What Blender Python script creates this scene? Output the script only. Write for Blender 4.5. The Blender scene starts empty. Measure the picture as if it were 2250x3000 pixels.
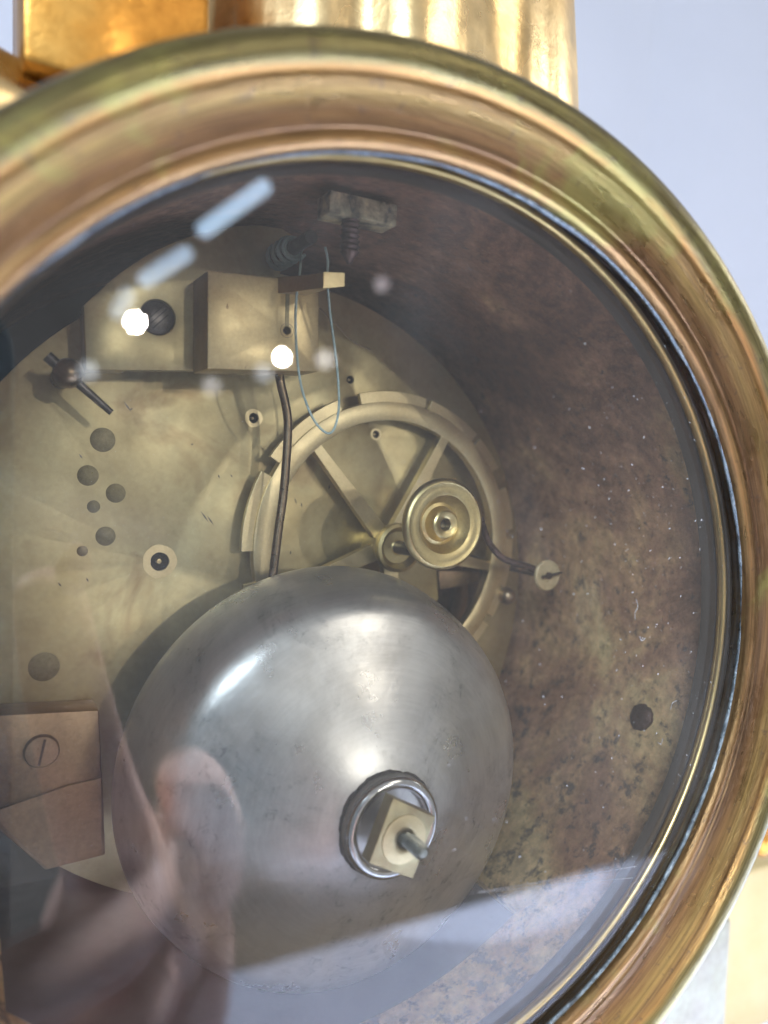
import bpy, bmesh, math, random
from mathutils import Vector, Matrix
random.seed(7)
S = 0.001                                   # all modelling numbers are millimetres
scene = bpy.context.scene
col = scene.collection

# ------------------------------------------------------------------ camera
CAM = Vector((-41.49, -65.66, 19.86))
RIGHT = Vector((0.8812, -0.4718, 0.0318)); UP = Vector((0.0, 0.0672, 0.9977)); FWD = Vector((0.4728, 0.8792, -0.0592))
cd = bpy.data.cameras.new('camera'); cam = bpy.data.objects.new('camera', cd); col.objects.link(cam)
cd.sensor_fit = 'VERTICAL'; cd.sensor_height = 36.0; cd.sensor_width = 27.0
cd.lens = 36.0 * 2300 / 3000
cd.clip_start = 0.003; cd.clip_end = 50
rot = Matrix((RIGHT, UP, -FWD)).transposed().to_4x4()
cam.matrix_world = Matrix.Translation(CAM * S) @ rot
cd.dof.use_dof = True; cd.dof.focus_distance = 0.108; cd.dof.aperture_fstop = 15
scene.camera = cam

# ------------------------------------------------------------------ world, lights, exposure
w = bpy.data.worlds.new('World'); scene.world = w; w.use_nodes = True
bg = w.node_tree.nodes['Background']; bg.inputs[0].default_value = (0.97, 0.97, 1.0, 1); bg.inputs[1].default_value = 0.47
def area(name, loc, target, size, power, color):
    l = bpy.data.lights.new(name, 'AREA'); l.shape = 'DISK'; l.size = size; l.energy = power; l.color = color
    o = bpy.data.objects.new(name, l); col.objects.link(o); o.location = loc
    o.rotation_euler = (Vector(target) - Vector(loc)).to_track_quat('-Z', 'Y').to_euler()
    return o
area('table_fill', (0.20, -0.40, 0.70), (0.15, -0.22, -0.15), 0.20, 21, (0.78, 0.86, 1.0)).data.spread = math.radians(28)  # added narrow beam, brightens only the table patch mirrored in the glass
area('front_fill', (0.60, -1.00, 0.80), (0, 0.02, 0), 0.45, 2.5, (1.0, 0.90, 0.78))  # added fill light from the front right, reaches into the drum
area('side_fill', (1.35, -0.22, 0.50), (0, 0.03, 0.02), 0.55, 6, (1.0, 0.98, 0.95))  # added light out of view, brightens the right side of the gilt drapery
area('ceiling_panel', (-0.62, -0.85, 0.50), (0.03, 0.02, 0), 0.46, 13, (0.74, 0.87, 1.0))
scene.view_settings.view_transform = 'Standard'; scene.view_settings.look = 'None'
scene.view_settings.exposure = 0.15; scene.view_settings.gamma = 1.0
scene.render.engine = 'CYCLES'
scene.cycles.use_denoising = True
scene.cycles.use_adaptive_sampling = True; scene.cycles.adaptive_threshold = 0.04; scene.cycles.adaptive_min_samples = 8
scene.cycles.max_bounces = 5; scene.cycles.glossy_bounces = 3; scene.cycles.diffuse_bounces = 3; scene.cycles.transparent_max_bounces = 16
scene.cycles.sample_clamp_indirect = 6.0
scene.cycles.caustics_reflective = False; scene.cycles.caustics_refractive = False

# ------------------------------------------------------------------ materials
def new_mat(name):
    m = bpy.data.materials.new(name); m.use_nodes = True
    nt = m.node_tree; b = nt.nodes['Principled BSDF']
    return m, nt, b
def ramp(nt, stops):
    r = nt.nodes.new('ShaderNodeValToRGB'); e = r.color_ramp.elements
    e[0].position = stops[0][0]; e[0].color = (*stops[0][1], 1)
    e[1].position = stops[-1][0]; e[1].color = (*stops[-1][1], 1)
    for p, c in stops[1:-1]:
        x = e.new(p); x.color = (*c, 1)
    return r
def noise(nt, vec, scale, detail=6, rough=0.55, dist=0.0):
    n = nt.nodes.new('ShaderNodeTexNoise'); n.inputs['Scale'].default_value = scale
    n.inputs['Detail'].default_value = detail; n.inputs['Roughness'].default_value = rough
    n.inputs['Distortion'].default_value = dist
    nt.links.new(vec, n.inputs['Vector']); return n.outputs['Fac']
def math_(nt, op, a, b=None):
    n = nt.nodes.new('ShaderNodeMath'); n.operation = op
    for i, v in enumerate((a, b)):
        if v is None: continue
        if isinstance(v, (int, float)): n.inputs[i].default_value = v
        else: nt.links.new(v, n.inputs[i])
    return n.outputs[0]
def objvec(nt, polar=None, stretch=0.12):
    tc = nt.nodes.new('ShaderNodeTexCoord')
    if polar is None: return tc.outputs['Object']
    s = nt.nodes.new('ShaderNodeSeparateXYZ'); nt.links.new(tc.outputs['Object'], s.inputs[0])
    x = math_(nt, 'SUBTRACT', s.outputs[0], polar[0] * S); z = math_(nt, 'SUBTRACT', s.outputs[2], polar[1] * S)
    rr = math_(nt, 'SQRT', math_(nt, 'ADD', math_(nt, 'MULTIPLY', x, x), math_(nt, 'MULTIPLY', z, z)))
    an = math_(nt, 'MULTIPLY', math_(nt, 'ARCTAN2', z, x), 0.05 * stretch)
    c = nt.nodes.new('ShaderNodeCombineXYZ')
    nt.links.new(an, c.inputs[0]); nt.links.new(rr, c.inputs[1]); nt.links.new(s.outputs[1], c.inputs[2])
    return c.outputs[0]
def mixc(nt, fac, a, b, mode='MIX'):
    n = nt.nodes.new('ShaderNodeMix'); n.data_type = 'RGBA'; n.blend_type = mode
    if isinstance(fac, (int, float)): n.inputs[0].default_value = fac
    else: nt.links.new(fac, n.inputs[0])
    for i, v in ((6, a), (7, b)):
        if isinstance(v, tuple): n.inputs[i].default_value = (*v, 1)
        else: nt.links.new(v, n.inputs[i])
    return n.outputs[2]
def surf(name, stops, scale=90, rough=(0.3, 0.5), metallic=1.0, bump=0.15, fine=900, polar=None, stretch=0.12,
         spots=None, spot_scale=220, spot_lim=(0.62, 0.70), grain=0.25, dist=0.3):
    """weathered surface: broad tone ramp, fine grain, optional dark or light spots, uneven gloss, fine relief"""
    m, nt, b = new_mat(name); v = objvec(nt, polar, stretch); o = objvec(nt)
    base = ramp(nt, stops); nt.links.new(noise(nt, v, scale, 5, 0.6, dist), base.inputs[0])
    f = noise(nt, v, fine, 3, 0.65)
    g = ramp(nt, [(0.3, (1 - grain,) * 3), (0.7, (1 + 0.0,) * 3)]); nt.links.new(f, g.inputs[0])
    c = mixc(nt, 1.0, base.outputs[0], g.outputs[0], 'MULTIPLY')
    if spots:
        sp = ramp(nt, [(spot_lim[0], (0,) * 3), (spot_lim[1], (1,) * 3)])
        nt.links.new(noise(nt, o, spot_scale, 4, 0.6, 0.6), sp.inputs[0])
        c = mixc(nt, sp.outputs[0], c, spots)
    nt.links.new(c, b.inputs['Base Color'])
    mr = nt.nodes.new('ShaderNodeMapRange'); mr.inputs[1].default_value = 0.3; mr.inputs[2].default_value = 0.7
    mr.inputs[3].default_value = rough[0]; mr.inputs[4].default_value = rough[1]
    nt.links.new(noise(nt, v, scale * 2.3, 2, 0.6), mr.inputs[0]); nt.links.new(mr.outputs[0], b.inputs['Roughness'])
    b.inputs['Metallic'].default_value = metallic
    if bump:
        bp = nt.nodes.new('ShaderNodeBump'); bp.inputs['Strength'].default_value = bump; bp.inputs['Distance'].default_value = 0.0004
        nt.links.new(f, bp.inputs['Height']); nt.links.new(bp.outputs[0], b.inputs['Normal'])
    return m

M = {}
m, nt, b = new_mat('bezel_brass'); M['bezel'] = m          # turned brass: each band has its own tarnish, brushed round the ring
vb = objvec(nt, (0, 0), 0.22); vo = objvec(nt)
sx = nt.nodes.new('ShaderNodeSeparateXYZ'); nt.links.new(vb, sx.inputs[0])
wb = math_(nt, 'MULTIPLY', math_(nt, 'SUBTRACT', noise(nt, vo, 60, 3), 0.5), 0.0016)
rad_ = math_(nt, 'DIVIDE', math_(nt, 'SUBTRACT', math_(nt, 'ADD', sx.outputs[1], wb), 0.049), 0.0115)
bands = ramp(nt, [(0.05, (0.27, 0.175, 0.085)), (0.19, (0.25, 0.155, 0.072)), (0.25, (0.13, 0.08, 0.045)), (0.36, (0.20, 0.12, 0.06)), (0.48, (0.25, 0.175, 0.07)), (0.58, (0.22, 0.14, 0.06)),
                  (0.625, (0.30, 0.175, 0.065)), (0.67, (0.155, 0.135, 0.06)), (0.80, (0.165, 0.15, 0.07)), (0.93, (0.23, 0.195, 0.095))])
nt.links.new(rad_, bands.inputs[0])
st = ramp(nt, [(0.30, (0.74, 0.70, 0.66)), (0.5, (0.97, 0.96, 0.93)), (0.70, (1.2, 1.22, 1.08))]); nt.links.new(noise(nt, objvec(nt, (0, 0), 0.10), 900, 5, 0.7, 0.1), st.inputs[0])
c = mixc(nt, 1.0, bands.outputs[0], st.outputs[0], 'MULTIPLY')
hl = ramp(nt, [(0.40, (0.68,) * 3), (0.60, (1.2,) * 3)]); nt.links.new(noise(nt, objvec(nt, (0, 0), 0.02), 3600, 3, 0.7), hl.inputs[0])
c = mixc(nt, 1.0, c, hl.outputs[0], 'MULTIPLY'); c = mixc(nt, 1.0, c, (0.84, 0.79, 0.74), 'MULTIPLY')
ol = ramp(nt, [(0.55, (0, 0, 0)), (0.64, (1, 1, 1))]); nt.links.new(noise(nt, vo, 55, 4, 0.6, 0.5), ol.inputs[0])
c = mixc(nt, math_(nt, 'MULTIPLY', ol.outputs[0], 0.6), c, (0.24, 0.22, 0.07))  # olive blotches painted in place of green-yellow reflections of the surroundings
dk = ramp(nt, [(0.60, (0, 0, 0)), (0.68, (1, 1, 1))]); nt.links.new(noise(nt, vo, 560, 5, 0.7, 0.2), dk.inputs[0])
c = mixc(nt, math_(nt, 'MULTIPLY', dk.outputs[0], 0.6), c, (0.06, 0.04, 0.03))
nt.links.new(c, b.inputs['Base Color']); b.inputs['Metallic'].default_value = 0.85
mr = nt.nodes.new('ShaderNodeMapRange'); mr.inputs[1].default_value = 0.3; mr.inputs[2].default_value = 0.7; mr.inputs[3].default_value = 0.22; mr.inputs[4].default_value = 0.44
nt.links.new(noise(nt, vb, 300, 3, 0.6), mr.inputs[0]); nt.links.new(mr.outputs[0], b.inputs['Roughness'])
bp = nt.nodes.new('ShaderNodeBump'); bp.inputs['Strength'].default_value = 0.30; bp.inputs['Distance'].default_value = 0.0003
nt.links.new(noise(nt, vb, 2600, 4, 0.7), bp.inputs['Height']); nt.links.new(bp.outputs[0], b.inputs['Normal'])
M['plate'] = surf('plate_brass', [(0.3, (0.30, 0.23, 0.115)), (0.5, (0.44, 0.36, 0.20)), (0.7, (0.51, 0.44, 0.26))],
                  scale=55, rough=(0.36, 0.52), bump=0.05, fine=1500, grain=0.12, spots=(0.22, 0.14, 0.07), spot_scale=75, spot_lim=(0.57, 0.76))
M['block'] = surf('block_brass', [(0.3, (0.46, 0.34, 0.18)), (0.7, (0.58, 0.47, 0.27))], scale=80, rough=(0.36, 0.5), bump=0.05, fine=2200, grain=0.15,
                  spots=(0.16, 0.10, 0.06), spot_scale=420, spot_lim=(0.70, 0.76))
M['wheel'] = surf('wheel_brass', [(0.3, (0.58, 0.45, 0.25)), (0.7, (0.70, 0.58, 0.35))], scale=90, rough=(0.34, 0.46), bump=0.04, fine=2200, grain=0.12)
M['pulley'] = surf('pulley_brass', [(0.3, (0.46, 0.35, 0.16)), (0.7, (0.60, 0.48, 0.24))], scale=160, rough=(0.28, 0.42), bump=0.03, fine=2500, grain=0.15)
M['copper'] = surf('copper_bracket', [(0.3, (0.22, 0.14, 0.085)), (0.7, (0.33, 0.23, 0.14))], scale=90, rough=(0.35, 0.5), bump=0.06, fine=1600,
                   spots=(0.10, 0.06, 0.04), spot_scale=500, spot_lim=(0.68, 0.74))  # bracket tone darkened to look like plate in shadow
M['steel'] = surf('dark_steel', [(0.3, (0.07, 0.06, 0.06)), (0.7, (0.16, 0.14, 0.13))], scale=300, rough=(0.28, 0.45), bump=0.06, fine=3000)
M['screw'] = surf('zinc_screw', [(0.3, (0.20, 0.20, 0.17)), (0.7, (0.38, 0.38, 0.33))], scale=400, rough=(0.25, 0.4), bump=0.1, fine=2500)
M['rod'] = surf('brown_rod', [(0.3, (0.16, 0.11, 0.07)), (0.7, (0.30, 0.22, 0.14))], scale=200, rough=(0.25, 0.4), bump=0.05, fine=3000)
M['rust'] = surf('rusty_steel', [(0.3, (0.07, 0.04, 0.035)), (0.7, (0.17, 0.10, 0.08))], scale=400, rough=(0.4, 0.6), bump=0.3, fine=2600, metallic=0.8)
M['nut'] = surf('rough_bronze', [(0.38, (0.12, 0.10, 0.08)), (0.52, (0.55, 0.45, 0.28)), (0.66, (0.95, 0.80, 0.50))], scale=420, rough=(0.35, 0.5), metallic=0.5, bump=0.12, fine=1500)
M['chrome'] = surf('bright_ring', [(0.3, (0.52, 0.50, 0.49)), (0.7, (0.68, 0.66, 0.65))], scale=200, rough=(0.10, 0.2), bump=0.02, fine=1500)
M['tan'] = surf('tan_washer', [(0.3, (0.50, 0.36, 0.19)), (0.7, (0.62, 0.47, 0.27))], scale=200, rough=(0.45, 0.6), metallic=0.3, bump=0.05, fine=1500)
M['plug'] = surf('dull_plug', [(0.3, (0.20, 0.17, 0.10)), (0.7, (0.28, 0.24, 0.15))], scale=200, rough=(0.45, 0.6), bump=0.1, fine=2000)
m, nt, b = new_mat('drum_patina'); M['drum'] = m           # brown lacquer, worn to bare brass towards the foot, speckled black
v = objvec(nt); sx = nt.nodes.new('ShaderNodeSeparateXYZ'); nt.links.new(v, sx.inputs[0])
wear = math_(nt, 'ADD', noise(nt, v, 42, 6, 0.68, 0.5), math_(nt, 'MULTIPLY', math_(nt, 'ADD', sx.outputs[2], 0.004), -2.2))
c1 = ramp(nt, [(0.34, (0.20, 0.095, 0.06)), (0.46, (0.42, 0.22, 0.13)), (0.55, (0.60, 0.35, 0.18)), (0.66, (0.78, 0.54, 0.27))]); nt.links.new(wear, c1.inputs[0])
g_ = ramp(nt, [(0.32, (0.55,) * 3), (0.68, (1.15,) * 3)]); nt.links.new(noise(nt, v, 520, 4, 0.7), g_.inputs[0])
c = mixc(nt, 1.0, c1.outputs[0], g_.outputs[0], 'MULTIPLY')
bk = ramp(nt, [(0.56, (0, 0, 0)), (0.66, (1, 1, 1))]); nt.links.new(math_(nt, 'ADD', noise(nt, v, 380, 6, 0.68, 0.15), math_(nt, 'MULTIPLY', sx.outputs[2], -1.1)), bk.inputs[0])
c = mixc(nt, math_(nt, 'MULTIPLY', bk.outputs[0], 0.8), c, (0.055, 0.048, 0.048))
wh = ramp(nt, [(0.63, (0, 0, 0)), (0.74, (1, 1, 1))]); nt.links.new(noise(nt, v, 75, 7, 0.75, 0.4), wh.inputs[0])
c = mixc(nt, math_(nt, 'MULTIPLY', wh.outputs[0], 0.45), c, (0.50, 0.47, 0.46))
nt.links.new(c, b.inputs['Base Color']); b.inputs['Metallic'].default_value = 0.15; b.inputs['Roughness'].default_value = 0.5
bp = nt.nodes.new('ShaderNodeBump'); bp.inputs['Strength'].default_value = 0.5; bp.inputs['Distance'].default_value = 0.0004
nt.links.new(noise(nt, v, 700, 3, 0.7), bp.inputs['Height']); nt.links.new(bp.outputs[0], b.inputs['Normal'])
M['flange'] = surf('flange_dark', [(0.3, (0.05, 0.036, 0.03)), (0.7, (0.11, 0.08, 0.06))], scale=200, polar=(0, 0), rough=(0.6, 0.75), metallic=0.3, bump=0.1)
M['goldring'] = surf('gold_ring', [(0.3, (0.48, 0.33, 0.13)), (0.7, (0.62, 0.45, 0.20))], scale=200, polar=(0, 0), rough=(0.25, 0.4), bump=0.05)
M['putty'] = surf('grey_putty', [(0.3, (0.07, 0.075, 0.08)), (0.5, (0.17, 0.21, 0.24)), (0.7, (0.38, 0.44, 0.48))], scale=420, rough=(0.2, 0.5), metallic=0.5, bump=0.8, fine=1500)
M['gilt'] = surf('gilt', [(0.3, (0.70, 0.47, 0.20)), (0.7, (0.86, 0.68, 0.38))], scale=45, rough=(0.22, 0.40), bump=0.12, fine=500, grain=0.15)
M['gilt_dull'] = surf('gilt_dull', [(0.3, (0.24, 0.10, 0.018)), (0.5, (0.42, 0.20, 0.04)), (0.7, (0.58, 0.33, 0.09))], scale=60, rough=(0.28, 0.5), bump=0.2, fine=500)
M['cream'] = surf('cream_gilt', [(0.3, (0.55, 0.42, 0.19)), (0.7, (0.64, 0.52, 0.28))], scale=30, rough=(0.4, 0.6), metallic=0.2, bump=0.05, fine=500, grain=0.1)
M['plinth'] = surf('plinth_brass', [(0.3, (0.17, 0.13, 0.10)), (0.55, (0.30, 0.29, 0.22)), (0.75, (0.40, 0.41, 0.32))], scale=45, rough=(0.4, 0.6), metallic=0.35, bump=0.08, fine=700,
                   spots=(0.30, 0.16, 0.17), spot_scale=60, spot_lim=(0.60, 0.72))
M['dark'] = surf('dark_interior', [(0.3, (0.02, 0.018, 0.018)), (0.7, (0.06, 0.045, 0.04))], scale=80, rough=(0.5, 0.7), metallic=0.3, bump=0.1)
M['thread'] = surf('green_silk', [(0.3, (0.28, 0.36, 0.33)), (0.7, (0.46, 0.55, 0.50))], scale=900, rough=(0.7, 0.9), metallic=0, bump=0.5, fine=4000)
M['dust'] = surf('dust', [(0.3, (0.34, 0.34, 0.36)), (0.7, (0.62, 0.63, 0.66))], scale=400, rough=(0.8, 0.95), metallic=0, bump=0)
M['table'] = surf('white_table', [(0.3, (0.70, 0.74, 0.92)), (0.7, (0.75, 0.79, 0.95))], scale=6, rough=(0.5, 0.6), metallic=0, bump=0.02, fine=300, grain=0.03)
M['wall'] = surf('pale_wall', [(0.3, (0.60, 0.65, 0.77)), (0.7, (0.64, 0.69, 0.81))], scale=3, rough=(0.7, 0.8), metallic=0, bump=0.02, fine=300, grain=0.03)
M['phone'] = surf('phone_case', [(0.3, (0.42, 0.53, 0.55)), (0.7, (0.52, 0.62, 0.64))], scale=60, rough=(0.35, 0.5), metallic=0, bump=0.05, fine=800)
M['lens'] = surf('lens_glass', [(0.3, (0.01, 0.01, 0.012)), (0.7, (0.02, 0.02, 0.025))], scale=60, rough=(0.05, 0.08), metallic=0, bump=0)
M['sleeve'] = surf('sleeve_cloth', [(0.3, (0.62, 0.50, 0.50)), (0.7, (0.72, 0.60, 0.60))], scale=80, rough=(0.8, 0.9), metallic=0, bump=0.4, fine=900)
M['nail'] = surf('nail', [(0.3, (0.72, 0.48, 0.42)), (0.7, (0.80, 0.58, 0.50))], scale=200, rough=(0.25, 0.35), metallic=0, bump=0)
m, nt, b = new_mat('skin'); M['skin'] = m
r_ = ramp(nt, [(0.3, (0.84, 0.52, 0.42)), (0.7, (0.93, 0.66, 0.56))]); nt.links.new(noise(nt, objvec(nt), 90, 6), r_.inputs[0])
nt.links.new(r_.outputs[0], b.inputs['Base Color']); b.inputs['Roughness'].default_value = 0.5
bp = nt.nodes.new('ShaderNodeBump'); bp.inputs['Strength'].default_value = 0.25; bp.inputs['Distance'].default_value = 0.0006
nt.links.new(noise(nt, objvec(nt), 700, 4), bp.inputs['Height']); nt.links.new(bp.outputs[0], b.inputs['Normal'])

# bell: grey white-metal, cloudy tarnish and dark smears
BX, BZ = 4.5, -24.0
m, nt, b = new_mat('bell_metal'); M['bell'] = m
v = objvec(nt); vp = objvec(nt, (BX, BZ), 0.35)
c1 = ramp(nt, [(0.30, (0.46, 0.435, 0.415)), (0.5, (0.60, 0.575, 0.555)), (0.70, (0.68, 0.66, 0.64))]); nt.links.new(noise(nt, v, 60, 6, 0.65, 0.6), c1.inputs[0])
s1 = ramp(nt, [(0.50, (0, 0, 0)), (0.72, (1, 1, 1))]); cloud = noise(nt, v, 70, 6, 0.72, 0.7); nt.links.new(cloud, s1.inputs[0])
c = mixc(nt, math_(nt, 'MULTIPLY', s1.outputs[0], 0.5), c1.outputs[0], (0.22, 0.21, 0.215))
s2 = ramp(nt, [(0.55, (0, 0, 0)), (0.63, (1, 1, 1))]); nt.links.new(noise(nt, vp, 700, 5, 0.7, 0.8), s2.inputs[0])
c = mixc(nt, math_(nt, 'MULTIPLY', math_(nt, 'MULTIPLY', s2.outputs[0], s1.outputs[0]), 0.8), c, (0.05, 0.045, 0.05))
ln = ramp(nt, [(0.35, (0.95,) * 3), (0.65, (1.03,) * 3)]); nt.links.new(noise(nt, objvec(nt, (BX, BZ), 0.03), 2600, 3, 0.6), ln.inputs[0])
c = mixc(nt, 1.0, c, ln.outputs[0], 'MULTIPLY')
nt.links.new(c, b.inputs['Base Color']); b.inputs['Metallic'].default_value = 0.85
mr = nt.nodes.new('ShaderNodeMapRange'); mr.inputs[1].default_value = 0.3; mr.inputs[2].default_value = 0.7; mr.inputs[3].default_value = 0.24; mr.inputs[4].default_value = 0.42
nt.links.new(noise(nt, v, 130, 6, 0.6), mr.inputs[0]); nt.links.new(mr.outputs[0], b.inputs['Roughness'])
bp = nt.nodes.new('ShaderNodeBump'); bp.inputs['Strength'].default_value = 0.06; bp.inputs['Distance'].default_value = 0.0004
nt.links.new(noise(nt, vp, 1400, 4), bp.inputs['Height']); nt.links.new(bp.outputs[0], b.inputs['Normal'])

# window glass: clear, mirror-like by angle on both faces, with a faint greasy film
m, nt, b = new_mat('old_glass'); M['glass'] = m; nt.nodes.remove(b)
out = nt.nodes['Material Output']
tr = nt.nodes.new('ShaderNodeBsdfTransparent'); tr.inputs[0].default_value = (0.97, 0.985, 0.985, 1)
gl = nt.nodes.new('ShaderNodeBsdfGlossy'); gl.inputs['Roughness'].default_value = 0.0; gl.inputs[0].default_value = (1, 1, 1, 1)
fr = nt.nodes.new('ShaderNodeFresnel'); ge = nt.nodes.new('ShaderNodeNewGeometry')
ior = math_(nt, 'ADD', 1.52, math_(nt, 'MULTIPLY', ge.outputs['Backfacing'], 1 / 1.52 - 1.52)); nt.links.new(ior, fr.inputs[0])
m1 = nt.nodes.new('ShaderNodeMixShader'); nt.links.new(fr.outputs[0], m1.inputs[0]); nt.links.new(tr.outputs[0], m1.inputs[1]); nt.links.new(gl.outputs[0], m1.inputs[2])
df = nt.nodes.new('ShaderNodeBsdfDiffuse'); df.inputs[0].default_value = (0.85, 0.87, 0.92, 1)
fm = ramp(nt, [(0.46, (0.002,) * 3), (0.74, (0.022,) * 3)]); nt.links.new(noise(nt, objvec(nt), 28, 4, 0.55, 1.2), fm.inputs[0])
m2 = nt.nodes.new('ShaderNodeMixShader'); nt.links.new(fm.outputs[0], m2.inputs[0]); nt.links.new(m1.outputs[0], m2.inputs[1]); nt.links.new(df.outputs[0], m2.inputs[2])
nt.links.new(m2.outputs[0], out.inputs[0])
def glow(name, color, strength):
    m, nt, b = new_mat(name); b.inputs['Base Color'].default_value = (0.8, 0.8, 0.8, 1)
    b.inputs['Emission Color'].default_value = (*color, 1); b.inputs['Emission Strength'].default_value = strength; m.cycles.emission_sampling = 'FRONT' if strength > 100 else 'NONE'
    return m

# ------------------------------------------------------------------ mesh helpers
BASE = Vector((0, 50, -150))                 # foot of the clock (mm)
def link(name, bm, mat, parent=None, smooth=None, origin=None):
    bmesh.ops.recalc_face_normals(bm, faces=bm.faces[:])
    if smooth is not None:
        for f in bm.faces: f.smooth = True
        for e in bm.edges:
            if len(e.link_faces) == 2 and e.calc_face_angle(0) > math.radians(smooth): e.smooth = False
    bmesh.ops.scale(bm, vec=(S, S, S), verts=bm.verts[:])
    me = bpy.data.meshes.new(name); bm.to_mesh(me); bm.free()
    me.materials.append(M[mat] if isinstance(mat, str) else mat)
    o = bpy.data.objects.new(name, me); col.objects.link(o)
    if parent is not None: attach(o, parent)
    return o
def attach(o, parent):
    o.parent = parent
    o.matrix_parent_inverse = Matrix.Identity(4)
    p = Vector((0, 0, 0)); q = parent
    while q is not None: p += q.location; q = q.parent
    o.location = -p
def wave(a): return 0.3 * math.sin(3 * a + 1) + 0.25 * math.sin(7 * a + 2) + 0.2 * math.sin(13 * a + .5) + 0.15 * math.sin(29 * a) + 0.1 * math.sin(53 * a + 1)
def lathe(prof, c=(0, 0), seg=96, closed=True, a0=0, a1=2 * math.pi, wob=0.0):
    """profile (r, y) turned about the Y axis through x, z = c"""
    bm = bmesh.new(); full = abs(a1 - a0 - 2 * math.pi) < 1e-6
    rings = []; n = seg if full else seg + 1
    for i in range(n):
        a = a0 + (a1 - a0) * i / seg; row = []
        k = 1 + wob * wave(a)
        for r, y in prof: row.append(bm.verts.new((c[0] + r * k * math.cos(a), y, c[1] + r * k * math.sin(a))))
        rings.append(row)
    for i in range(seg):
        A, B = rings[i], rings[(i + 1) % n]
        for j in range(len(prof) - (0 if closed else 1)):
            k = (j + 1) % len(prof)
            try: bm.faces.new((A[j], A[k], B[k], B[j]))
            except ValueError: pass
    bmesh.ops.remove_doubles(bm, verts=bm.verts[:], dist=1e-4)
    bmesh.ops.dissolve_degenerate(bm, edges=bm.edges[:], dist=1e-5)
    return bm
def smoothprof(pts, n=6):
    out = []
    P = [pts[0]] + list(pts) + [pts[-1]]
    for i in range(1, len(P) - 2):
        for k in range(n):
            t = k / n; a, b_, c_, d = P[i - 1], P[i], P[i + 1], P[i + 2]
            out.append(tuple(0.5 * ((2 * b_[q]) + (-a[q] + c_[q]) * t + (2 * a[q] - 5 * b_[q] + 4 * c_[q] - d[q]) * t * t + (-a[q] + 3 * b_[q] - 3 * c_[q] + d[q]) * t ** 3) for q in range(len(a))))
    out.append(pts[-1]); return out
def prism(outline, y0, y1, holes=(), bevel=0.15, segs=2):
    """outline in x, z between depths y0 (towards the viewer) and y1, with real holes"""
    bm = bmesh.new(); loops = []
    for pts in (outline, *holes):
        vs = [bm.verts.new((x, y0, z)) for x, z in pts]
        loops.append([bm.edges.new((vs[i], vs[(i + 1) % len(vs)])) for i in range(len(vs))])
    if holes: bmesh.ops.triangle_fill(bm, edges=bm.edges[:], use_dissolve=False, use_beauty=True)
    else: bm.faces.new(bm.verts[:])
    r = bmesh.ops.extrude_face_region(bm, geom=bm.faces[:])
    nv = [g for g in r['geom'] if isinstance(g, bmesh.types.BMVert)]
    bmesh.ops.translate(bm, verts=nv, vec=(0, y1 - y0, 0))
    bmesh.ops.recalc_face_normals(bm, faces=bm.faces[:])
    if bevel:
        es = [e for e in bm.edges if len(e.link_faces) == 2 and e.calc_face_angle(0) > 0.6]
        bmesh.ops.bevel(bm, geom=es, offset=bevel, segments=segs, profile=0.5, affect='EDGES', clamp_overlap=True)
    return bm
def box(c, d, bevel=0.3, rot=None):
    bm = bmesh.new(); bmesh.ops.create_cube(bm, size=1)
    bmesh.ops.scale(bm, vec=d, verts=bm.verts[:])
    if bevel: bmesh.ops.bevel(bm, geom=bm.edges[:], offset=bevel, segments=2, profile=0.5, affect='EDGES')
    if rot is not None: bmesh.ops.rotate(bm, verts=bm.verts[:], cent=(0, 0, 0), matrix=rot)
    bmesh.ops.translate(bm, verts=bm.verts[:], vec=c)
    return bm
def tube(pts, rad, seg=10, sm=6, caps=True):
    pts = [Vector(p) for p in pts]
    if sm > 1: pts = [Vector(p) for p in smoothprof([tuple(p) for p in pts], sm)]
    n = len(pts); bm = bmesh.new(); rows = []; nrm = None
    for i, p in enumerate(pts):
        t = (pts[min(i + 1, n - 1)] - pts[max(i - 1, 0)]).normalized()
        if nrm is None: nrm = t.orthogonal().normalized()
        nrm = (nrm - t * nrm.dot(t)).normalized(); bn = t.cross(nrm)
        r = rad if isinstance(rad, (int, float)) else rad[0] + (rad[1] - rad[0]) * i / (n - 1)
        rows.append([bm.verts.new(p + r * (math.cos(a) * nrm + math.sin(a) * bn)) for a in [2 * math.pi * k / seg for k in range(seg)]])
    for i in range(n - 1):
        for k in range(seg): bm.faces.new((rows[i][k], rows[i][(k + 1) % seg], rows[i + 1][(k + 1) % seg], rows[i + 1][k]))
    if caps: bm.faces.new(rows[0][::-1]); bm.faces.new(rows[-1])
    return bm
def circ(cx, cz, r, n=48, a0=0.0): return [(cx + r * math.cos(a0 + 2 * math.pi * i / n), cz + r * math.sin(a0 + 2 * math.pi * i / n)) for i in range(n)]
def join(a, b_):
    me = bpy.data.meshes.new('tmp'); b_.to_mesh(me); b_.free(); a.from_mesh(me); bpy.data.meshes.remove(me); return a
def empty(name, loc, label, cat, group=None):
    o = bpy.data.objects.new(name, None); col.objects.link(o); o.location = Vector(loc) * S; o.empty_display_size = 0.01
    o['label'] = label; o['category'] = cat
    if group: o['group'] = group
    return o
def lab(o, t): o['label'] = t; return o

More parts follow.
